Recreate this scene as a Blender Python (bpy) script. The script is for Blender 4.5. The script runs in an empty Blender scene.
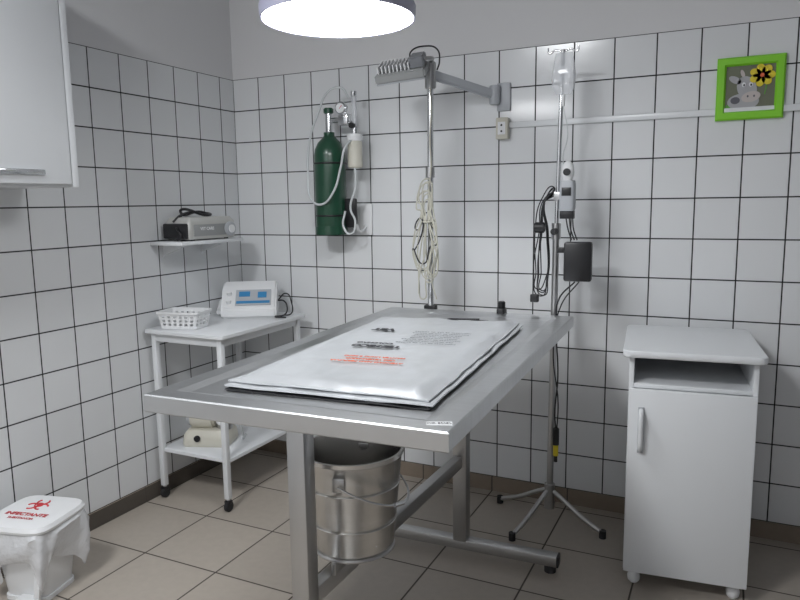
import bpy, bmesh, math, random
from mathutils import Matrix, Vector, noise
random.seed(4)
D=bpy.data; col=bpy.context.scene.collection
S=.15; T=1.865

# ---------------------------------------------------------------- materials
def mat(name,c,rough=.5,metal=0.,**k):
    m=D.materials.new(name);m.use_nodes=True;n=m.node_tree;b=n.nodes["Principled BSDF"]
    b.inputs["Base Color"].default_value=(*c,1);b.inputs["Roughness"].default_value=rough;b.inputs["Metallic"].default_value=metal
    if 'trans' in k: b.inputs["Transmission Weight"].default_value=k['trans']
    if 'alpha' in k: b.inputs["Alpha"].default_value=k['alpha']
    if 'coat' in k: b.inputs["Coat Weight"].default_value=k['coat']
    if 'emit' in k:
        b.inputs["Emission Color"].default_value=(*k.get('ecol',(1,1,1)),1);b.inputs["Emission Strength"].default_value=k['emit']
    nz=k.get('noise')
    if nz:  # (scale vec, colour variation, bump strength, bump dist)
        sc,var,bs,bd=nz
        tc=n.nodes.new("ShaderNodeTexCoord");mp=n.nodes.new("ShaderNodeMapping");mp.inputs["Scale"].default_value=sc
        nt=n.nodes.new("ShaderNodeTexNoise");nt.inputs["Scale"].default_value=1;nt.inputs["Detail"].default_value=5
        n.links.new(tc.outputs["Object"],mp.inputs[0]);n.links.new(mp.outputs[0],nt.inputs["Vector"])
        if var:
            mr=n.nodes.new("ShaderNodeMapRange");mr.inputs[1].default_value=.3;mr.inputs[2].default_value=.7
            mr.inputs[3].default_value=1-var;mr.inputs[4].default_value=1
            vm=n.nodes.new("ShaderNodeVectorMath");vm.operation='SCALE';vm.inputs[0].default_value=c
            n.links.new(nt.outputs[0],mr.inputs[0]);n.links.new(mr.outputs[0],vm.inputs["Scale"]);n.links.new(vm.outputs[0],b.inputs["Base Color"])
        if bs:
            bp=n.nodes.new("ShaderNodeBump");bp.inputs["Strength"].default_value=bs;bp.inputs["Distance"].default_value=bd
            n.links.new(nt.outputs[0],bp.inputs["Height"]);n.links.new(bp.outputs[0],b.inputs["Normal"])
    return m

def tilemat(name,ax,offs,size,c1,grout,gw,rough,top=None,var=.04,speck=0):
    m=D.materials.new(name);m.use_nodes=True;n=m.node_tree;b=n.nodes["Principled BSDF"];L=n.links.new
    def N(t,**k):
        x=n.nodes.new(t)
        for a,v in k.items(): setattr(x,a,v)
        return x
    def M(op,a,bv=None,cv=None):
        x=N("ShaderNodeMath",operation=op)
        for i,v in enumerate((a,bv,cv)):
            if v is None: continue
            if isinstance(v,(int,float)): x.inputs[i].default_value=v
            else: L(v,x.inputs[i])
        return x.outputs[0]
    g=N("ShaderNodeNewGeometry");sp=N("ShaderNodeSeparateXYZ");L(g.outputs["Position"],sp.inputs[0])
    ds=[];cells=[]
    for a,o in zip(ax,offs):
        q=M('SUBTRACT',sp.outputs[a],o);ds.append(M('PINGPONG',q,size/2));cells.append(M('FLOOR',M('DIVIDE',q,size)))
    d=M('MINIMUM',ds[0],ds[1])
    mr=N("ShaderNodeMapRange");L(d,mr.inputs[0]);mr.inputs[1].default_value=gw*.38;mr.inputs[2].default_value=gw*.62
    mask=mr.outputs[0]
    cb=N("ShaderNodeCombineXYZ");L(cells[0],cb.inputs[0]);L(cells[1],cb.inputs[1])
    wn=N("ShaderNodeTexWhiteNoise",noise_dimensions='3D');L(cb.outputs[0],wn.inputs["Vector"])
    v=M('MULTIPLY_ADD',wn.outputs["Value"],var,1-var)
    nt=N("ShaderNodeTexNoise");nt.inputs["Scale"].default_value=35 if speck else 3;nt.inputs["Detail"].default_value=6;L(g.outputs["Position"],nt.inputs["Vector"])
    v=M('MULTIPLY',v,M('MULTIPLY_ADD',nt.outputs[0],speck if speck else .06,1-(speck if speck else .06)*.5))
    vm=N("ShaderNodeVectorMath",operation='SCALE');vm.inputs[0].default_value=c1;L(v,vm.inputs["Scale"])
    mx=N("ShaderNodeMix",data_type='RGBA');L(mask,mx.inputs[0]);mx.inputs[6].default_value=(*grout,1);L(vm.outputs[0],mx.inputs[7])
    out=mx.outputs[2]
    rg=M('MULTIPLY_ADD',mask,rough-.8,.8)
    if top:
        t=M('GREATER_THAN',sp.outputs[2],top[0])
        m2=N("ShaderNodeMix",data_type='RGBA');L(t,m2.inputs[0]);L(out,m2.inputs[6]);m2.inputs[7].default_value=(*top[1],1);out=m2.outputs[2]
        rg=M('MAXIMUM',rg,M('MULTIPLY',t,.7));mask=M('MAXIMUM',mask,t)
    L(out,b.inputs["Base Color"]);L(rg,b.inputs["Roughness"])
    n2=N("ShaderNodeTexNoise");n2.inputs["Scale"].default_value=4;L(g.outputs["Position"],n2.inputs["Vector"])
    h=M('MULTIPLY_ADD',n2.outputs[0],.25,mask)
    bp=N("ShaderNodeBump");bp.inputs["Strength"].default_value=.5;bp.inputs["Distance"].default_value=.002;L(h,bp.inputs["Height"]);L(bp.outputs[0],b.inputs["Normal"])
    return m

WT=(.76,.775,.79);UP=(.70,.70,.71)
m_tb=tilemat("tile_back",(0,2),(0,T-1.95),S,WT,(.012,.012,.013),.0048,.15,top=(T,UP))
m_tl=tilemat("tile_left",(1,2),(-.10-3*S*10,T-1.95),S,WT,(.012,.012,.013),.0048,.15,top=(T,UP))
m_floor=tilemat("floor_tile",(0,1),(.34-3.3,-1.05-3.3),.33,(.42,.375,.325),(.07,.06,.05),.006,.38,var=.08,speck=.18)
m_base=tilemat("base_tile",(0,1),(.34-3.3,-1.05-3.3),.33,(.26,.21,.165),(.08,.07,.06),.005,.45,var=.1,speck=.2)
m_paint=mat("paint",(.72,.72,.73),.75)
m_paint2=mat("paint_grey",(.30,.31,.33),.75)
m_white=mat("white_laminate",(.76,.78,.80),.32)
m_white2=mat("white_enamel",(.76,.78,.80),.25)
m_plas=mat("white_plastic",(.80,.81,.82),.4)
m_black=mat("black_plastic",(.012,.012,.014),.4)
m_rub=mat("rubber",(.02,.02,.022),.7)
m_steel=mat("brushed_steel",(.66,.67,.68),.33,1,noise=((3,60,3),.08,.05,.001))
m_steel2=mat("tube_steel",(.50,.50,.50),.34,1)
m_chrome=mat("chrome",(.70,.71,.72),.14,1)
m_pail=mat("pail_steel",(.74,.73,.71),.26,1,noise=((8,8,60),.12,.05,.001))
m_green=mat("green_enamel",(.008,.060,.030),.3,coat=.4)
m_grey=mat("grey_plastic",(.22,.23,.25),.4)
m_mgrey=mat("midgrey_plastic",(.30,.31,.31),.4)
m_lgrey=mat("lightgrey_plastic",(.45,.47,.5),.4)
m_silver=mat("silver_plastic",(.52,.52,.50),.35,.2)
m_beige=mat("beige_cable",(.50,.49,.42),.5)
m_cream=mat("cream_plastic",(.62,.60,.52),.45)
m_blue=mat("blue_panel",(.05,.25,.5),.3)
m_foil=mat("silver_sheet",(.56,.58,.60),.33,.2,noise=((22,22,22),.05,.35,.004))
m_orange=mat("orange_print",(.75,.13,.04),.5)
m_red=mat("red_print",(.55,.03,.04),.5)
m_ink=mat("black_ink",(.02,.02,.025),.5)
m_gink=mat("grey_ink",(.22,.23,.25),.5)
m_bag=mat("bin_bag",(.80,.81,.83),.25,alpha=.8,noise=((30,30,30),0,.8,.01))
m_clear=mat("clear_plastic",(.85,.88,.92),.08,alpha=.32)
m_lime=mat("lime_frame",(.24,.66,.03),.35)
m_yel=mat("yellow",(.75,.60,.03),.5)
m_hose=mat("clear_hose",(.60,.63,.64),.25)
m_shade=mat("lamp_shade",(.42,.42,.55),.35)
m_lamp=mat("lamp_diffuser",(1,1,1),.4,emit=17,ecol=(.97,.985,1))
m_fill=mat("fill_glow",(1,1,1),.4,emit=78,ecol=(.96,.98,1))  # glow of the added fill light
m_led=mat("led_glass",(.75,.78,.8),.15)

# ---------------------------------------------------------------- helpers
def group(name,loc=(0,0,0),rz=0):
    e=D.objects.new(name,None);e.empty_display_size=.1;col.objects.link(e);e.location=loc;e.rotation_euler=(0,0,math.radians(rz));return e
def fin(bm,name,par,m,smooth=False,M=None):
    if M is not None: bm.transform(M)
    bmesh.ops.recalc_face_normals(bm,faces=bm.faces)
    me=D.meshes.new(name);bm.to_mesh(me);bm.free()
    me.materials.append(m)
    if smooth:
        for p in me.polygons: p.use_smooth=True
        try: me.set_sharp_from_angle(angle=math.radians(40))
        except Exception: pass
    o=D.objects.new(name,me);col.objects.link(o)
    if par: o.parent=par
    return o
def RM(loc,rot=(0,0,0)):
    from mathutils import Euler
    return Matrix.Translation(loc)@Euler([math.radians(a) for a in rot]).to_matrix().to_4x4()
def box(par,name,size,loc,m,rot=(0,0,0),bev=.002,seg=2):
    bm=bmesh.new();bmesh.ops.create_cube(bm,size=1);bmesh.ops.scale(bm,vec=size,verts=bm.verts)
    if bev: bmesh.ops.bevel(bm,geom=list(bm.edges),offset=bev,segments=seg,affect='EDGES',profile=.5)
    return fin(bm,name,par,m,bool(bev),RM(loc,rot))
def wbox(par,name,a,b,m,bev=.002):
    return box(par,name,[abs(b[i]-a[i]) for i in range(3)],[(a[i]+b[i])/2 for i in range(3)],m,bev=bev)
def cyl(par,name,p1,p2,r1,m,r2=None,seg=24,bev=0):
    p1=Vector(p1);p2=Vector(p2);d=p2-p1;bm=bmesh.new()
    bmesh.ops.create_cone(bm,cap_ends=True,segments=seg,radius1=r1,radius2=r1 if r2 is None else r2,depth=d.length)
    if bev: bmesh.ops.bevel(bm,geom=[e for e in bm.edges if len(e.link_faces)==2 and any(len(f.verts)>4 for f in e.link_faces)],offset=bev,segments=2,affect='EDGES')
    M=Matrix.Translation((p1+p2)/2)@d.to_track_quat('Z','Y').to_matrix().to_4x4()
    return fin(bm,name,par,m,True,M)
def lathe(par,name,prof,loc,m,seg=48,rot=(0,0,0)):
    bm=bmesh.new();rings=[]
    for r,z in prof:
        if r<1e-6: rings.append([bm.verts.new((0,0,z))])
        else: rings.append([bm.verts.new((r*math.cos(2*math.pi*i/seg),r*math.sin(2*math.pi*i/seg),z)) for i in range(seg)])
    for A,B in zip(rings,rings[1:]):
        for i in range(seg):
            j=(i+1)%seg
            if len(A)==1 and len(B)==1: break
            if len(A)==1: bm.faces.new((A[0],B[i],B[j]))
            elif len(B)==1: bm.faces.new((A[i],A[j],B[0]))
            else: bm.faces.new((A[i],A[j],B[j],B[i]))
    return fin(bm,name,par,m,True,RM(loc,rot))
def sq(w,d,z,e=5,n=48,wob=0,ph=0,cx=0,cy=0):
    o=[]
    for i in range(n):
        t=2*math.pi*i/n;c,s=math.cos(t),math.sin(t);k=1+wob*math.sin(7*t+ph)*math.cos(3*t+ph)
        o.append((cx+k*w/2*math.copysign(abs(c)**(2/e),c),cy+k*d/2*math.copysign(abs(s)**(2/e),s),z+wob*.35*math.sin(5*t+ph)))
    return o
def rr(w,d,z,r=.02,cx=0,cy=0,k=6):
    o=[]
    for qx,qy,a0 in ((1,1,0),(-1,1,90),(-1,-1,180),(1,-1,270)):
        for i in range(k+1):
            a=math.radians(a0+90*i/k);o.append((cx+qx*(w/2-r)+r*math.cos(a),cy+qy*(d/2-r)+r*math.sin(a),z))
    return o
def loft(par,name,rings,m,c0=True,c1=True,M=None):
    bm=bmesh.new();R=[[bm.verts.new(p) for p in r] for r in rings];n=len(R[0])
    for A,B in zip(R,R[1:]):
        for i in range(n): bm.faces.new((A[i],A[(i+1)%n],B[(i+1)%n],B[i]))
    if c0: bm.faces.new(R[0][::-1])
    if c1: bm.faces.new(R[-1])
    return fin(bm,name,par,m,True,M)
def prism(par,name,pts,axis,a,b,m,M=None,bev=0):
    bm=bmesh.new()
    def P(p,t): q=[p[0],p[1]];q.insert(axis,t);return q
    A=[bm.verts.new(P(p,a)) for p in pts];B=[bm.verts.new(P(p,b)) for p in pts];n=len(pts)
    bm.faces.new(A);bm.faces.new(B[::-1])
    for i in range(n): bm.faces.new((A[i],B[i],B[(i+1)%n],A[(i+1)%n]))
    if bev: bmesh.ops.bevel(bm,geom=list(bm.edges),offset=bev,segments=2,affect='EDGES')
    return fin(bm,name,par,m,bool(bev),M)
def meshify(o,name,par,m):
    dg=bpy.context.evaluated_depsgraph_get();me=D.meshes.new_from_object(o.evaluated_get(dg));D.objects.remove(o)
    me.name=name;me.materials.clear();me.materials.append(m)
    for p in me.polygons: p.use_smooth=True
    q=D.objects.new(name,me);col.objects.link(q)
    if par: q.parent=par
    return q
def tube(par,name,pts,r,m,cyc=False,smooth=True,res=3):
    cu=D.curves.new(name,'CURVE');cu.dimensions='3D';cu.bevel_depth=r;cu.bevel_resolution=res;cu.use_fill_caps=True
    if smooth:
        s=cu.splines.new('BEZIER');s.bezier_points.add(len(pts)-1)
        for b,p in zip(s.bezier_points,pts): b.co=p;b.handle_left_type=b.handle_right_type='AUTO'
        s.resolution_u=8
    else:
        s=cu.splines.new('POLY');s.points.add(len(pts)-1)
        for b,p in zip(s.points,pts): b.co=(*p,1)
    s.use_cyclic_u=cyc
    o=D.objects.new(name,cu);col.objects.link(o);return meshify(o,name,par,m)
def text(par,name,body,size,M,m,bold=0,sx=1):
    cu=D.curves.new(name,'FONT');cu.body=body;cu.size=size;cu.align_x='CENTER';cu.align_y='CENTER';cu.offset=bold;cu.extrude=.0003
    o=D.objects.new(name,cu);col.objects.link(o);q=meshify(o,name,par,m);q.data.transform(M@Matrix.Diagonal((sx,1,1,1)));
    for p in q.data.polygons: p.use_smooth=False
    return q
def torus(par,name,R,r,loc,m,rot=(0,0,0),a0=0,a1=360,n=40):
    full=abs(a1-a0)>=360
    k=n if full else n+1
    pts=[Vector((R*math.cos(math.radians(a0+(a1-a0)*i/n)),R*math.sin(math.radians(a0+(a1-a0)*i/n)),0)) for i in range(k)]
    Mx=RM(loc,rot);return tube(par,name,[Mx@p for p in pts],r,m,cyc=full,smooth=False)
def disc(par,name,cx,cz,rx,rz,y,m,ang=0,n=28):
    bm=bmesh.new();A=[]
    c,s=math.cos(math.radians(ang)),math.sin(math.radians(ang))
    for i in range(n):
        t=2*math.pi*i/n;u,v=rx*math.cos(t),rz*math.sin(t);A.append((cx+u*c-v*s,cz+u*s+v*c))
    f=[bm.verts.new((p[0],y,p[1])) for p in A];g=[bm.verts.new((p[0],y+.0006,p[1])) for p in A]
    bm.faces.new(f);bm.faces.new(g[::-1])
    for i in range(n): bm.faces.new((f[i],g[i],g[(i+1)%n],f[(i+1)%n]))
    return fin(bm,name,par,m)

# ---------------------------------------------------------------- room
X1,Y1,H=3.4,-4.0,2.6
wbox(None,"wall_back",(-.1,0,0),(X1+.1,.1,H),m_tb,0)
wbox(None,"wall_left",(-.1,Y1,0),(0,0,H),m_tl,0)
wbox(None,"wall_right",(X1,Y1,0),(X1+.1,0,H),m_paint2,0)
wbox(None,"wall_front",(-.1,Y1-.1,0),(X1+.1,Y1,H),m_paint,0)
wbox(None,"floor",(-.1,Y1-.1,-.1),(X1+.1,.1,0),m_floor,0)
wbox(None,"ceiling",(-.1,Y1-.1,H),(X1+.1,.1,H+.1),m_paint,0)
wbox(None,"baseboard_back",(0,-.008,0),(X1,0,.065),m_base,0)
wbox(None,"baseboard_left",(0,Y1,0),(.008,-.008,.065),m_base,0)
c=group("trim_1");wbox(c,"conduit",(1.385,-.014,1.556),(X1,0,1.579),m_white2,.003)

# ---------------------------------------------------------------- pendant lamp
g=group("pendant_lamp",(1.22,-1.05,1.768))
lathe(g,"shade",[(.2095,.004),(.2095,0),(.214,0),(.216,.03),(.19,.085),(.12,.15),(.05,.18),(.045,.23),(0,.235)],(0,0,0),m_shade,64)
lathe(g,"diffuser",[(0,-.022),(.08,-.02),(.15,-.012),(.195,-.002),(.208,.006),(.208,.02),(0,.02)],(0,0,0),m_lamp,64)
cyl(g,"cord",(0,0,.23),(0,0,H-1.768-.02),.005,m_black)
cyl(g,"canopy",(0,0,H-1.768-.03),(0,0,H-1.768),.05,m_plas)
g=group("fill_light",(.95,-2.85,H))  # unseen fill light added to brighten the walls, shaped as a ceiling fixture
cyl(g,"fill_housing",(0,0,-.03),(0,0,0),.27,m_plas,seg=48)
lathe(g,"diffuser",[(0,-.09),(.12,-.08),(.2,-.06),(.25,-.03),(0,-.029)],(0,0,0),m_fill)

# ---------------------------------------------------------------- exam table
tb=group("steel_exam_table",(1.378,-.953,0),2.4)
W,L,Z=.738,1.385,.84
def rect(w,l,z): return [(-w/2,-l/2,z),(w/2,-l/2,z),(w/2,l/2,z),(-w/2,l/2,z)]
bm=bmesh.new()
rs=[rect(W-.006,L-.006,Z-.042),rect(W,L,Z-.039),rect(W,L,Z-.003),rect(W-.006,L-.006,Z),rect(W-.10,L-.10,Z),rect(W-.15,L-.15,Z-.006)]
VR=[[bm.verts.new(p) for p in r] for r in rs]
for A,B in zip(VR,VR[1:]):
    for i in range(4): bm.faces.new((A[i],A[(i+1)%4],B[(i+1)%4],B[i]))
bm.faces.new(VR[-1]);bm.faces.new(VR[0][::-1])
fin(bm,"top",tb,m_steel)
px=.03
box(tb,"post_near",(.046,.046,Z-.1),(px-.052,-.585,.06+(Z-.105)/2),m_steel2,bev=.004)
box(tb,"post_far",(.05,.05,Z-.1),(px+.01,.375,.06+(Z-.105)/2),m_steel2,bev=.004)
for n,y,xx in (("near",-.585,px-.045),("far",.375,px+.005)):
    box(tb,"foot_bar_"+n,(.70,.042,.038),(xx,y,.045),m_steel2,bev=.004)
    box(tb,"head_bar_"+n,(.60,.04,.03),(xx,y,Z-.058),m_steel2,bev=.003)
    for s in (-1,1):
        cyl(tb,"foot_%s_%d"%(n,s),(xx+s*.325,y,0),(xx+s*.325,y,.028),.02,m_rub)
        box(tb,"cap_%s_%d"%(n,s),(.008,.042,.038),(xx+s*.352,y,.045),m_black,bev=.002)
rv=Vector((px+.005,.375,0))-Vector((px-.05,-.585,0))
ra=math.degrees(math.atan2(rv.y,rv.x))-90
box(tb,"rail",(.032,.93,.042),(px-.022,-.105,.355),m_steel2,bev=.003,rot=(0,0,ra))
# bucket ring holder
BX,BY=.003,-.385
torus(tb,"bucket_ring",.100,.005,(BX,BY,.404),m_steel2)
tube(tb,"ring_rod",[(BX-.08,BY-.06,.404),(BX-.083,BY-.062,.2),(BX-.083,BY-.062,.005)],.006,m_steel2)
cyl(tb,"ring_foot",(BX-.083,BY-.062,0),(BX-.083,BY-.062,.012),.03,m_rub)
box(tb,"ring_bracket",(.012,.05,.03),(.005,BY-.09,.388),m_steel2)
box(tb,"label",(.05,.022,.001),(.335,-.65,Z+.0006),m_plas,bev=0,rot=(0,0,20))
text(tb,"label_print","IND. BRASIL",.009,RM((.335,-.65,Z+.0015),(0,0,20)),m_ink)
# small clamp on far edge
box(tb,"edge_clamp",(.03,.05,.06),(.10,.685,Z-.01),m_black,bev=.006)
cyl(tb,"clamp_knob",(.10,.685,Z+.015),(.10,.685,Z+.045),.014,m_black,bev=.003)

# ---------------------------------------------------------------- bucket
g=group("steel_bucket",(1.378+BX+.0161,-.953+BY,.4095))
lathe(g,"shell",[(0,.0),(.098,.0),(.103,.006),(.126,.235),(.131,.24),(.131,.25),(.124,.25),(.122,.235),(.098,.01),(0,.008)],(0,0,0),m_pail,64)
for z,r in ((.07,.1098),(.165,.1192)): torus(g,"bead",r,.002,(0,0,z),m_pail)
def onr(a,r,z): return (r*math.cos(math.radians(a)),r*math.sin(math.radians(a)),z)
for a in (-75,105): 
    p=onr(a,.124,.2);box(g,"ear_%d"%a,(.012,.03,.035),p,m_steel2,rot=(0,0,a),bev=.003)
pts=[]
for i in range(13):
    t=i/12*180;a=-75+t
    pts.append(onr(a,.138+.003*math.sin(math.radians(t)),.2-.075*math.sin(math.radians(t))))
tube(g,"bail",pts,.003,m_chrome)
cyl(g,"bail_grip",pts[4],pts[5],.006,m_chrome)

# ---------------------------------------------------------------- thermal mat
g=group("thermal_mat",(1.390,-1.040,Z-.006),4.8)
def sheet(name,w,l,x0,y0,z0,puff,mt,seed,lift):
    nx,ny=48,80;bm=bmesh.new();top=[];bot=[]
    for j in range(ny+1):
        for i in range(nx+1):
            u=i/nx*2-1;v=j/ny*2-1
            x=x0+u*w/2;y=y0+v*l/2
            ed=min(1-abs(u),(1-abs(v))*l/w)
            sh=min(1,max(0,ed-.035)*7);sh=sh**.5 if sh>0 else 0
            n1=noise.noise(Vector((x*7,y*5,seed)));n2=noise.noise(Vector((x*22,y*14,seed+5)));n3=noise.noise(Vector((x*45,y*30,seed+2)))
            h=.003+puff*sh*(1+.45*n1+.25*n2+.1*n3)+.003*max(0,n2)*(ed<.2)
            lf=lift*max(0,-v-.8)*5*(.6+.8*noise.noise(Vector((x*6,0,seed+9))))+.004*abs(n1)
            lf=max(0,lf)
            x+=.003*noise.noise(Vector((0,y*9,seed)))*(abs(u)>.9);y+=.004*noise.noise(Vector((x*9,0,seed)))*(abs(v)>.9)
            top.append(bm.verts.new((x,y,z0+h+lf)));bot.append(bm.verts.new((x,y,z0+lf)))
    k=nx+1
    for j in range(ny):
        for i in range(nx):
            a=j*k+i;bm.faces.new((top[a],top[a+1],top[a+k+1],top[a+k]));bm.faces.new((bot[a],bot[a+k],bot[a+k+1],bot[a+1]))
    for i in range(nx):
        bm.faces.new((top[i],bot[i],bot[i+1],top[i+1]));a=ny*k+i;bm.faces.new((top[a],top[a+1],bot[a+1],bot[a]))
    for j in range(ny):
        a=j*k;bm.faces.new((top[a],top[a+k],bot[a+k],bot[a]));a+=nx;bm.faces.new((top[a],bot[a],bot[a+k],top[a+k]))
    fin(bm,name,g,mt,True)
sheet("shadow_sheet",.505,.965,.0,-.004,.0005,.004,m_black,3,0)  # black sheet put in as the shadow under the mat's near edge
sheet("lower_sheet",.515,.975,.0,.004,.006,.006,m_foil,7,.004)
sheet("upper_sheet",.50,.96,-.004,.010,.013,.011,m_foil,11,.005)
zt=.0325
for i,s in enumerate(("ATENCAO NAO PERFURAR","USO VETERINARIO","MANTER LIMPO E SECO")):
    text(g,"orange_print_%d"%i,s,.016,RM((.0,-.24+i*.028,zt),(0,0,183)),m_orange,.0004)
text(g,"bold_print_1","TERMICO",.034,RM((-.05,-.055,zt),(0,0,183)),m_ink,.002)
text(g,"bold_print_2","VET",.042,RM((-.125,.19,zt),(0,0,183)),m_ink,.003)
text(g,"bold_print_3","COLCHAO",.022,RM((-.07,-.015,zt),(0,0,183)),m_ink,.001)
for i in range(8):
    text(g,"small_print_%d"%i,random.choice(("instrucoes de uso do colchao","nao dobrar nao perfurar","limpar com pano umido")),.015,RM((.07,.02+i*.024,zt),(0,0,183)),m_gink)
tube(g,"cable",[(.12,.475,.02),(.14,.49,.02),(.10,.505,.018),(.05,.52,.012),(-.02,.535,.012),(.03,.555,.012),(.09,.56,.014)],.003,m_black)

# ---------------------------------------------------------------- bedside cabinet
g=group("bedside_cabinet",(2.142,-.525,0),6.0)
w,d=.37,.43;zb,zt2=.055,.775
wbox(g,"side_left",(-w/2,0,zb),(-w/2+.015,d,zt2),m_white)
wbox(g,"side_right",(w/2-.015,0,zb),(w/2,d,zt2),m_white)
wbox(g,"back",(-w/2+.015,d-.01,zb),(w/2-.015,d,zt2),m_white)
wbox(g,"bottom",(-w/2+.015,0.018,zb),(w/2-.015,d-.01,zb+.015),m_white)
wbox(g,"niche_shelf",(-w/2+.015,0.0,.672),(w/2-.015,d-.01,.687),m_white)
wbox(g,"door",(-w/2+.002,-.016,zb),(w/2-.002,-.001,.672),m_white,.003)
loft(g,"top",[rr(.405,.475,zt2,.022,cy=d/2-.005),rr(.41,.48,zt2+.003,.024,cy=d/2-.005),rr(.41,.48,zt2+.019,.024,cy=d/2-.005),rr(.405,.475,zt2+.022,.022,cy=d/2-.005)],m_white)
tube(g,"handle",[(-.145,-.014,.475),(-.145,-.034,.485),(-.145,-.04,.535),(-.145,-.034,.595),(-.145,-.014,.605)],.008,m_white2)
box(g,"handle_plate",(.018,.004,.15),(-.145,-.018,.54),m_lgrey,bev=.001)
for x in (-.15,.15):
    for y in (.03,d-.04):
        lathe(g,"foot",[(0,0),(.012,0),(.019,.008),(.021,.022),(.016,.036),(.012,.042),(.018,.056),(0,.056)],(x,y,0),m_plas,20)

# ---------------------------------------------------------------- IV stand
g=group("iv_stand",(1.63,-.2,0))
cyl(g,"pole_lower",(0,0,.09),(.008,0,1.16),.0125,m_steel2)
cyl(g,"pole_upper",(.008,0,1.15),(.022,0,1.80),.008,m_chrome)
cyl(g,"collar",(.0075,0,1.12),(.008,0,1.18),.017,m_steel2)
cyl(g,"collar_knob",(.008,-.01,1.15),(.008,-.045,1.15),.012,m_black,bev=.003)
cyl(g,"hub",(0,0,.06),(0,0,.16),.02,m_steel2)
for i,(x,y) in enumerate(((-.09,-.205),(.215,-.05),(-.23,.09))):
    tube(g,"leg_%d"%i,[(0,0,.14),(x*.2,y*.2,.115),(x*.6,y*.6,.06),(x,y,.018)],.009,m_steel2)
    cyl(g,"leg_tip_%d"%i,(x,y,0),(x,y,.03),.013,m_rub)
for s in (-1,1):
    tube(g,"hook_%d"%s,[(.022,0,1.79),(.022+s*.03,0,1.80),(.022+s*.05,0,1.79),(.022+s*.055,0,1.81)],.0035,m_chrome)
# iv bag
loft(g,"bag",[sq(.055,.012,1.64,3,cx=.03,cy=-.02),sq(.078,.026,1.66,3,cx=.03,cy=-.02),sq(.085,.03,1.70,3,cx=.03,cy=-.02,wob=.03),sq(.075,.018,1.75,3,cx=.03,cy=-.02),sq(.06,.006,1.785,3,cx=.03,cy=-.02)],m_clear)
cyl(g,"bag_port",(.03,-.02,1.60),(.03,-.02,1.64),.006,m_plas)
tube(g,"drip_line",[(.03,-.02,1.60),(.05,-.03,1.5),(.035,-.025,1.4),(.055,-.03,1.37)],.002,m_hose)
# pump
loft(g,"pump_body",[sq(.05,.04,1.225,4,cx=.052,cy=-.02),sq(.056,.046,1.235,4,cx=.052,cy=-.02),sq(.056,.046,1.32,4,cx=.052,cy=-.02),sq(.05,.04,1.335,4,cx=.052,cy=-.02)],m_lgrey)
box(g,"pump_screen",(.034,.003,.03),(.052,-.043,1.295),m_black,bev=.001)
box(g,"pump_base",(.05,.03,.03),(.052,-.02,1.212),m_black)
loft(g,"pump_head",[sq(.03,.03,1.335,3,cx=.052,cy=-.02),sq(.045,.035,1.36,3,cx=.052,cy=-.02),sq(.04,.03,1.39,3,cx=.052,cy=-.02),sq(.015,.012,1.405,3,cx=.052,cy=-.02)],m_plas)
cyl(g,"pump_dial",(.052,-.035,1.365),(.052,-.044,1.365),.013,m_black)
box(g,"pump_clamp",(.05,.02,.03),(.025,-.008,1.28),m_steel2)
# black control box
box(g,"control_box",(.10,.045,.145),(.095,-.02,1.04),m_black,bev=.008,rot=(0,0,6))
box(g,"control_clamp",(.06,.02,.02),(.03,0,1.08),m_black)
for i in range(3):
    tube(g,"box_cord_%d"%i,[(.05+.012*i,-.03,1.20),(.06+.01*i,-.04,1.16),(.075+.01*i,-.045,1.12)],.0025,m_black)
# cords coil to the left of the pole
for i in range(5):
    a=random.uniform(-.015,.015);k=random.uniform(.6,1.3)
    tube(g,"coil_%d"%i,[(.0,-.015,1.30+a),(-.035*k,-.03,1.27),(-.055*k,-.03,1.15),(-.06*k+a,-.035,1.0),(-.045*k,-.03,.92+a),(-.02*k,-.03,.97),(-.018,-.03+a,1.15),(-.03,-.025,1.26)],.0022,m_black,cyc=True)
cyl(g,"plug",(-.065,-.04,1.165),(-.025,-.035,1.165),.020,m_black,bev=.004)
box(g,"plug_b",(.03,.025,.03),(-.06,-.04,.90),m_black,bev=.004)
# long cable down and yellow connector
tube(g,"long_cable",[(.085,-.02,.965),(.03,-.03,.9),(.022,-.03,.8),(.03,-.025,.6),(.022,-.03,.45),(.028,-.03,.39)],.003,m_black)
tube(g,"long_cable_b",[(.1,-.02,.965),(.04,-.03,.88),(.012,-.03,.7),(.035,-.035,.5),(.03,-.03,.38)],.0025,m_black)
cyl(g,"connector_body",(.028,-.03,.33),(.028,-.03,.40),.012,m_black,bev=.003)
cyl(g,"connector_tip",(.028,-.03,.29),(.028,-.03,.345),.010,m_yel)
cyl(g,"connector_end",(.028,-.03,.265),(.028,-.03,.295),.007,m_black)

# ---------------------------------------------------------------- lamp pole on table edge, wall bracket
g=group("surgical_lamp",(1.14,-.232,0))
cyl(g,"pole",(0,0,.77),(.006,0,1.80),.012,m_chrome)
cyl(g,"pole_collar",(.002,0,1.36),(.002,0,1.40),.018,m_steel2)
box(g,"edge_clamp",(.05,.03,.07),(0,.0,.815),m_black,bev=.004)
cyl(g,"top_joint",(.006,0,1.70),(.006,0,1.80),.022,m_steel2,bev=.003)
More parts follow.
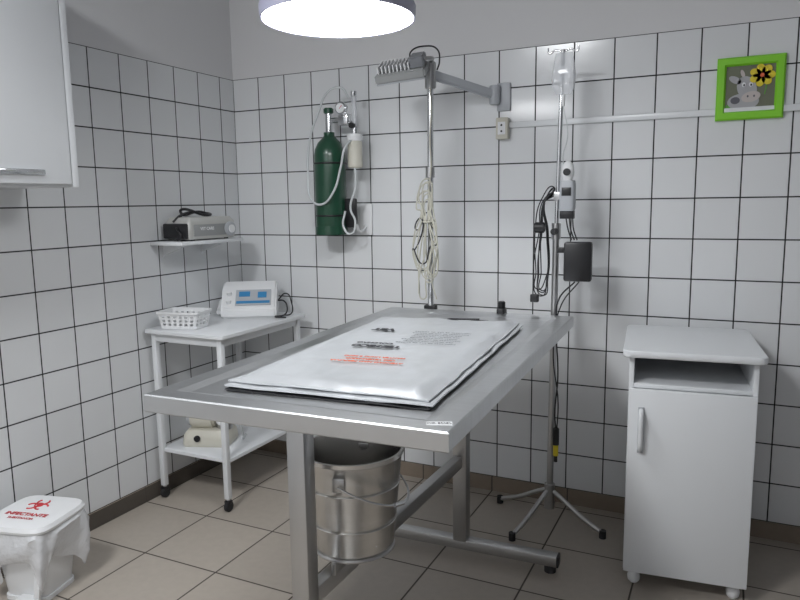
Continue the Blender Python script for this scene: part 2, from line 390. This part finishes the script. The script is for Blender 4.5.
# arm to wall
a0=Vector((.006,0,1.755));a1=Vector((.20,.205,1.688))
dv=a1-a0
bm=bmesh.new();bmesh.ops.create_cube(bm,size=1);bmesh.ops.scale(bm,vec=(.026,.036,dv.length),verts=bm.verts)
bmesh.ops.bevel(bm,geom=list(bm.edges),offset=.006,segments=2,affect='EDGES')
fin(bm,"arm",g,m_lgrey,True,Matrix.Translation((a0+a1)/2)@dv.to_track_quat('Z','Y').to_matrix().to_4x4())
cyl(g,"arm_hinge",(.20,.205,1.65),(.20,.205,1.725),.022,m_lgrey,bev=.003)
box(g,"wall_plate",(.055,.014,.11),(.232,.225,1.68),m_lgrey,bev=.003)
# LED head
Mh=RM((-.066,-.10,1.752),(22,-6,14))
def hb(n,s,l,m,bev=.003):
    bm=bmesh.new();bmesh.ops.create_cube(bm,size=1);bmesh.ops.scale(bm,vec=s,verts=bm.verts)
    if bev:bmesh.ops.bevel(bm,geom=list(bm.edges),offset=bev,segments=2,affect='EDGES')
    fin(bm,n,g,m,True,Mh@Matrix.Translation(l))
hb("head_body",(.19,.15,.036),(0,0,0),m_mgrey,.006)
hb("head_bezel",(.185,.145,.006),(0,0,-.019),m_lgrey,.002)
hb("head_glass",(.155,.115,.004),(0,0,-.0225),m_led,.001)
for i in range(9): hb("head_fin_%d"%i,(.005,.12,.026),(-.08+i*.0145,0,.030),m_plas,.001)
hb("head_driver",(.055,.10,.04),(.065,0,.036),m_grey,.004)
tube(g,"head_yoke",[(-.01,-.10,1.79),(.035,-.07,1.80),(.02,-.02,1.80),(.006,0,1.79)],.008,m_steel2)
tube(g,"head_cable",[(-.03,-.09,1.785),(-.045,-.07,1.83),(0,-.03,1.855),(.035,0,1.845),(.04,.01,1.80),(.03,.01,1.77)],.003,m_black)
# cable bundle
for i in range(8):
    a=random.uniform(-.03,.03);b2=random.uniform(-.012,.012);zt3=1.29+random.uniform(-.08,.08);zb3=.87+random.uniform(0,.16);wv=random.uniform(.012,.045)
    zm=(zt3+zb3)/2
    tube(g,"cable_loop_%d"%i,[(b2,-.018,zt3),(-wv+a*.5,-.022,zt3-.07),(-wv*.5+a*.3,-.03,zm+.08),(-wv*1.1+a,-.025,zm-.05+b2),(-wv+a*1.2,-.028,zb3+.06),(a,-.03,zb3),(wv*.8+a,-.028,zb3+.07),(wv*.9-a*.4,-.034,zm+a),(wv*.3+b2,-.02,zt3-.11),(wv*.5,-.025,zt3-.04)],.0028,m_beige if i not in (3,) else m_black,cyc=True)
tube(g,"cable_tie",[(-.02,-.03,1.19),(.0,-.038,1.185),(.02,-.03,1.19),(0,.015,1.19)],.004,m_beige,cyc=True)
for k,(p,q) in enumerate((((.02,-.03,1.2),(.04,-.035,.88)),((-.01,-.03,1.15),(-.035,-.04,.90)))):
    tube(g,"loose_end_%d"%k,[p,((p[0]+q[0])/2+.018,-.04,(p[2]+q[2])/2+.05),((p[0]+q[0])/2-.01,-.04,(p[2]+q[2])/2-.06),q],.0025,m_beige)
tube(g,"cable_up",[(.0,-.015,1.3),(.012,-.014,1.4),(.008,-.014,1.5),(.014,-.014,1.62),(.01,-.016,1.73)],.003,m_beige)

g=group("wall_outlet",(1.372,0,1.555))
box(g,"box",(.05,.035,.085),(0,-.0185,0),m_cream,bev=.004)
box(g,"socket_face",(.032,.003,.05),(0,-.0365,0),m_plas,bev=.001)
for z in (-.012,.012): cyl(g,"hole",(0,-.037,z),(0,-.0395,z),.004,m_black)

# ---------------------------------------------------------------- oxygen cylinder
g=group("oxygen_cylinder",(.60,-.10,1.14))
lathe(g,"tank",[(0,0),(.055,0),(.066,.008),(.07,.02),(.07,.335),(.066,.36),(.052,.39),(.032,.41),(.024,.42),(.024,.435),(0,.435)],(0,0,0),m_green)
cyl(g,"valve",(0,0,.43),(0,0,.52),.015,m_chrome,bev=.002)
cyl(g,"valve_knob",(0,0,.515),(0,0,.54),.022,m_green,bev=.004)
cyl(g,"valve_out",(0,0,.485),(.075,-.005,.485),.012,m_chrome)
box(g,"regulator",(.05,.045,.05),(.085,-.005,.485),m_chrome,bev=.008)
cyl(g,"gauge",(.085,-.02,.53),(.085,-.045,.53),.027,m_chrome,bev=.003)
cyl(g,"gauge_face",(.085,-.0452,.53),(.085,-.0465,.53),.021,m_plas)
box(g,"gauge_needle",(.002,.001,.018),(.089,-.0472,.534),m_red,rot=(0,40,0),bev=0)
cyl(g,"gauge_neck",(.085,-.015,.50),(.085,-.03,.52),.008,m_chrome)
cyl(g,"flow_neck",(.085,-.005,.47),(.135,-.01,.47),.008,m_chrome)
cyl(g,"flowmeter",(.135,-.01,.44),(.135,-.01,.58),.012,m_clear)
cyl(g,"flow_cap",(.135,-.01,.58),(.135,-.01,.60),.013,m_chrome)
cyl(g,"flow_knob",(.135,-.02,.455),(.135,-.045,.455),.012,m_black,bev=.003)
cyl(g,"flow_base",(.135,-.01,.42),(.135,-.01,.445),.016,m_chrome)
lathe(g,"humidifier",[(0,0),(.026,0),(.032,.006),(.032,.11),(.024,.12),(0,.12)],(.135,-.01,.275),m_cream,28)
cyl(g,"humidifier_lid",(.135,-.01,.39),(.135,-.01,.42),.034,m_plas,bev=.003)
tube(g,"hose_a",[(.135,-.03,.40),(.12,-.07,.36),(.10,-.075,.28),(.06,-.08,.17),(0,-.082,.12),(-.05,-.08,.14),(-.078,-.06,.25),(-.07,-.05,.4),(-.03,-.035,.52),(.02,-.02,.61),(.07,0,.62),(.10,0,.58)],.005,m_hose)
tube(g,"hose_b",[(.14,-.03,.31),(.145,-.03,.2),(.12,-.035,.1),(.14,-.03,.04),(.115,-.03,-.01),(.08,-.03,.02),(.09,-.03,.09)],.005,m_hose)
for z in (.07,.30):
    torus(g,"strap",.071,.004,(0,0,z),m_black)
    box(g,"strap_mount",(.05,.034,.03),(0,.082,z),m_black)
box(g,"mask_pouch",(.075,.02,.13),(.085,.015,.08),m_black,bev=.006)
box(g,"hook_plate",(.06,.012,.14),(.13,.092,.05),m_plas,bev=.003)
tube(g,"hook",[(.13,.09,.02),(.13,.05,.0),(.13,.02,.0),(.13,.0,.03)],.006,m_plas)
cyl(g,"base_cup",(0,0,-.015),(0,0,.025),.074,m_green,bev=.003)

# ---------------------------------------------------------------- wall cabinet
g=group("wall_cabinet",(0,-1.16,1.33))
wbox(g,"carcass",(.0,-1.2,.0),(.262,0,.74),m_white,.003)
wbox(g,"door_a",(.264,-.60,.008),(.282,-.028,.735),m_white,.003)
wbox(g,"door_b",(.264,-1.19,.008),(.282,-.604,.735),m_white,.003)
wbox(g,"frame_edge",(.262,-.025,.0),(.28,0,.74),m_white,.002)
for y in (-.20,-.80):
    wbox(g,"handle",(.283,y-.17,.035),(.292,y+.07,.052),m_chrome,.003)

# ---------------------------------------------------------------- wall shelf + device
g=group("wall_shelf",(0,0,1.098))
wbox(g,"board",(.0,-.60,.0),(.18,-.20,.015),m_white,.002)
for y in (-.52,-.28):
    prism(g,"bracket",[(.0,0),(.12,0),(.11,-.012),(.012,-.045),(0,-.06)],1,y-.006,y+.006,m_white2)
g=group("anesthesia_monitor",(.095,-.385,1.1135),-4)
loft(g,"body",[rr(.14,.27,0.006,.012),rr(.15,.28,.016,.015),rr(.148,.278,.080,.015),rr(.12,.25,.100,.012)],m_silver)
box(g,"front_panel",(.004,.20,.05),(.0755,-.015,.044),m_mgrey,bev=.001)
text(g,"front_print","VET CARE",.018,RM((.0785,-.04,.05),(90,0,90)),m_plas,.0004)
cyl(g,"knob",(.075,.095,.045),(.092,.095,.045),.032,m_lgrey,bev=.004)
cyl(g,"knob_cap",(.092,.095,.045),(.096,.095,.045),.018,m_plas)
box(g,"end_block",(.13,.03,.065),(0,-.145,.042),m_black,bev=.006)
for x in (-.05,.05):
    for y in (-.1,.1): cyl(g,"foot",(x,y,0),(x,y,.008),.01,m_rub)
tube(g,"power_cord",[(-.02,-.14,.08),(-.0,-.11,.11),(.03,-.04,.122),(.02,.03,.11),(-.03,.02,.122),(-.04,-.06,.11),(.0,-.10,.135),(.045,-.03,.11),(.0,.05,.113),(-.05,.0,.12),(-.03,-.07,.11)],.006,m_black)
tube(g,"power_cord_tail",[(.0,-.14,.06),(.03,-.165,.05),(.05,-.165,.015),(.03,-.17,.006)],.005,m_black)

# ---------------------------------------------------------------- cart
g=group("utility_cart",(.222,-.378,0))
cw,cl=.42,.60
def tray(n,w,l,z):
    loft(g,n,[rr(w-.006,l-.006,z-.018,.012),rr(w,l,z-.015,.015),rr(w,l,z-.002,.015),rr(w-.005,l-.005,z,.013)],m_white)
tray("top",cw,cl,.75)
tray("shelf",cw-.05,cl-.06,.225)
for i,(sx,sy) in enumerate(((-1,-1),(1,-1),(1,1),(-1,1))):
    x,y=sx*(cw/2-.035),sy*(cl/2-.03)
    box(g,"leg_%d"%i,(.024,.024,.68),(x,y,.055+.34),m_white2,bev=.003)
    cyl(g,"caster_stem_%d"%i,(x,y,.04),(x,y,.06),.008,m_steel2)
    cyl(g,"caster_%d"%i,(x-.01,y,.022),(x+.01,y,.022),.022,m_rub,bev=.003)
    box(g,"caster_fork_%d"%i,(.026,.026,.018),(x,y,.04),m_black,bev=.004)
for sx in (-1,1): box(g,"apron_%d"%sx,(.015,cl-.09,.035),(sx*(cw/2-.035),0,.715),m_white2)
for sy in (-1,1): box(g,"apron_y%d"%sy,(cw-.09,.015,.035),(0,sy*(cl/2-.03),.715),m_white2)

# basket: moulded sides with real slots
g=group("plastic_basket",(.150,-.578,.751),12)
zs=[.004,.016,.026,.032,.042,.048,.058,.07]
def per(z,N=88):
    f=z/.07;w,d=.165+.02*f,.115+.02*f
    P=[Vector(p) for p in rr(w,d,z,.018)];P.append(P[0]);ls=[(P[i+1]-P[i]).length for i in range(len(P)-1)];tot=sum(ls);o=[]
    for i in range(N):
        s=tot*i/N;j=0
        while s>ls[j] and j<len(ls)-1: s-=ls[j];j+=1
        o.append(P[j].lerp(P[j+1],s/ls[j]))
    return o
bm=bmesh.new();N_=88
R0=[[bm.verts.new(p) for p in per(z)] for z in zs]
for k in range(len(zs)-1):
    for i in range(N_):
        if k in (1,3,5) and i%4 in (1,2): continue
        bm.faces.new((R0[k][i],R0[k][(i+1)%N_],R0[k+1][(i+1)%N_],R0[k+1][i]))
bm.faces.new(R0[0][::-1])
o=fin(bm,"sides",g,m_plas);md=o.modifiers.new("s","SOLIDIFY");md.thickness=.003;md.offset=0
loft(g,"rim",[rr(.184,.134,.066,.02),rr(.198,.148,.066,.024),rr(.198,.148,.074,.024),rr(.184,.134,.074,.02),rr(.184,.134,.066,.02)],m_plas,False,False)
loft(g,"base",[rr(.165,.115,0,.018),rr(.165,.115,.005,.018)],m_plas)
box(g,"contents",(.13,.08,.045),(0,0,.030),m_plas,bev=.008)

# ultrasonic device
g=group("ultrasound_device",(.205,-.20,.7505),32)
prism(g,"body",[(-.11,0),(.09,0),(.10,.02),(.09,.14),(.055,.155),(-.01,.13),(-.11,.045)],0,-.125,.125,m_plas,bev=.009)
ang=math.degrees(math.atan2(.085,.10))
Ms=RM((0,-.062,.089),(ang,0,0))
def pb(n,s,l,m):
    bm=bmesh.new();bmesh.ops.create_cube(bm,size=1);bmesh.ops.scale(bm,vec=s,verts=bm.verts)
    fin(bm,n,g,m,False,Ms@Matrix.Translation(l))
pb("panel",(.16,.095,.003),(.02,0,.001),m_lgrey)
pb("display",(.05,.03,.003),(-.02,.02,.003),m_blue)
pb("stripe_a",(.15,.014,.003),(.02,-.030,.003),m_blue)
pb("stripe_b",(.04,.035,.003),(.06,.014,.003),m_blue)
for i in range(2):
    bm=bmesh.new();bmesh.ops.create_cone(bm,cap_ends=True,segments=20,radius1=.012,radius2=.010,depth=.016)
    fin(bm,"knob_%d"%i,g,m_plas,True,Ms@Matrix.Translation((-.09,.025-.05*i,.007)))
cyl(g,"probe",(-.145,-.03,.02),(-.145,.09,.05),.01,m_plas,r2=.014)
tube(g,"cord",[(.125,.03,.06),(.15,.02,.06),(.17,-.02,.03),(.16,-.07,.006),(.12,-.12,.006),(.17,-.15,.006)],.0035,m_black)
tube(g,"cord_b",[(.125,.05,.06),(.16,.05,.09),(.19,.0,.05),(.19,-.05,.008),(.15,-.09,.006)],.003,m_black)

# lower device
g=group("compressor_unit",(.19,-.50,.2255),20)
loft(g,"base",[rr(.20,.15,0,.02),rr(.21,.16,.01,.025),rr(.20,.15,.05,.025),rr(.17,.12,.07,.02)],m_cream)
cyl(g,"motor",(-.08,0,.11),(.03,0,.11),.048,m_cream,bev=.01,seg=32)
cyl(g,"motor_cap",(-.095,0,.11),(-.078,0,.11),.035,m_lgrey,bev=.004)
cyl(g,"tank",(.065,0,.06),(.065,0,.15),.036,m_steel2,bev=.006,seg=32)
cyl(g,"gauge",(.065,-.036,.11),(.065,-.05,.11),.02,m_plas,bev=.002)
cyl(g,"knob",(-.03,-.078,.04),(-.03,-.09,.04),.014,m_black,bev=.003)
tube(g,"handle",[(-.06,0,.155),(-.05,0,.185),(.0,0,.19),(.02,0,.155)],.006,m_black)
tube(g,"hose",[(.09,-.03,.13),(.14,-.05,.12),(.16,-.04,.05),(.14,.02,.01),(.13,.08,.008)],.005,m_hose)

# ---------------------------------------------------------------- waste bin
g=group("pedal_waste_bin",(.200,-1.37,0),14)
loft(g,"body",[sq(.145,.145,.012,6),sq(.15,.15,.02,6),sq(.20,.20,.235,6)],m_plas)
loft(g,"foot_plate",[sq(.16,.16,0,6),sq(.16,.16,.014,6)],m_plas)
loft(g,"bag",[sq(.207,.207,.252,6,n=96),sq(.232,.232,.252,6,n=96,wob=.01),sq(.25,.25,.225,6,n=96,wob=.05,ph=1),sq(.25,.25,.18,5,n=96,wob=.09,ph=2),sq(.24,.24,.14,5,n=96,wob=.12,ph=2.4),sq(.215,.215,.105,5,n=96,wob=.14,ph=2.7)],m_bag,False,False)
loft(g,"lid",[sq(.215,.215,.250,5),sq(.244,.244,.252,5),sq(.248,.248,.260,5),sq(.235,.235,.272,5),sq(.19,.19,.277,5)],m_plas)
box(g,"lid_hinge",(.10,.02,.02),(0,.12,.255),m_plas,bev=.004)
box(g,"pedal",(.07,.05,.012),(.03,-.10,.02),m_plas,bev=.004)
box(g,"pedal_post",(.02,.012,.12),(.07,-.095,.07),m_plas,rot=(-8,0,0))
zl=.2785
for i in range(3):
    a=math.radians(90+120*i);cx,cy=.022*math.cos(a)-.01,.022*math.sin(a)+.035
    torus(g,"symbol_arc_%d"%i,.019,.0035,(cx,cy,zl-.002),m_red,(0,0,math.degrees(a)+50),0,260,20)
torus(g,"symbol_ring",.013,.0025,(-.01,.035,zl-.001),m_red)
text(g,"print_a","INFECTANTE",.026,RM((0,-.035,zl),(0,0,0)),m_red,.0006)
text(g,"print_b","SUBSTANCIA",.016,RM((0,-.062,zl),(0,0,0)),m_red,.0002)

# ---------------------------------------------------------------- picture
g=group("cow_picture",(2.262,0,1.643),0)
e=.107
prof=lambda o,y:[(-o,y,-o),(o,y,-o),(o,y,o),(-o,y,o)]
o=loft(g,"frame",[prof(e,-.001),prof(e,-.014),prof(e-.006,-.02),prof(e-.024,-.02),prof(e-.03,-.012),prof(e-.03,-.001),prof(e,-.001)],m_lime,False,False)
for p in o.data.polygons: p.use_smooth=False
m_bg=mat("pic_bg",(.16,.17,.12),.6);m_cow=mat("pic_cow",(.42,.42,.44),.6);m_cow2=mat("pic_cow_dark",(.12,.12,.14),.6);m_pink=mat("pic_muzzle",(.55,.50,.48),.6);m_lf=mat("pic_leaf",(.12,.4,.05),.6)
box(g,"backing",(.16,.006,.16),(0,-.006,0),m_bg,bev=0)
y=-.0100
disc(g,"ground",-.03,-.06,.045,.016,y,m_lf)
disc(g,"body",-.02,-.045,.05,.028,y-.0006,m_cow)
disc(g,"spot",-.045,-.04,.015,.012,y-.0012,m_cow2)
disc(g,"head",-.01,.0,.030,.042,y-.0018,m_cow,20)
disc(g,"ear_l",-.048,.03,.022,.011,y-.0018,m_cow,-30)
disc(g,"ear_r",.028,.028,.018,.010,y-.0012,m_cow2,30)
disc(g,"horn",-.025,.05,.006,.014,y-.0012,m_pink,20)
disc(g,"muzzle",.004,-.03,.030,.018,y-.0024,m_pink,10)
for x in (-.006,.014): disc(g,"nostril",x,-.028,.003,.004,y-.003,m_cow2)
for x in (-.02,.002): 
    disc(g,"eye",x,.012,.006,.008,y-.003,m_plas);disc(g,"pupil",x+.001,.01,.0028,.004,y-.0036,m_ink)
for i in range(7):
    a=2*math.pi*i/7;disc(g,"petal_%d"%i,.036+.022*math.cos(a),.040+.020*math.sin(a),.019,.014,y-.003,m_yel,math.degrees(a))
disc(g,"flower_core",.036,.040,.007,.007,y-.0042,m_orange)
box(g,"stem",(.003,.001,.05),(.05,y-.0006,-.0),m_lf,rot=(0,10,0),bev=0)

# ---------------------------------------------------------------- camera / world
yaw,pit,rol,f=.4514,.1415,-.0142,688.3
F=Vector((-math.sin(yaw)*math.cos(pit),math.cos(yaw)*math.cos(pit),-math.sin(pit)))
R0_=Vector((math.cos(yaw),math.sin(yaw),0));U0=R0_.cross(F)
R=R0_*math.cos(rol)+U0*math.sin(rol);U=-R0_*math.sin(rol)+U0*math.cos(rol)
cd=D.cameras.new("camera");co=D.objects.new("camera",cd);col.objects.link(co)
cd.sensor_width=36;cd.lens=f/800*36;cd.clip_start=.02
C=(2.2353,-2.7773,1.2664)
co.matrix_world=Matrix(((R[0],U[0],-F[0],C[0]),(R[1],U[1],-F[1],C[1]),(R[2],U[2],-F[2],C[2]),(0,0,0,1)))
bpy.context.scene.camera=co
w=D.worlds.new("world");bpy.context.scene.world=w;w.use_nodes=True
w.node_tree.nodes["Background"].inputs[0].default_value=(.5,.55,.6,1);w.node_tree.nodes["Background"].inputs[1].default_value=.3
bpy.context.scene.view_settings.view_transform='Standard'
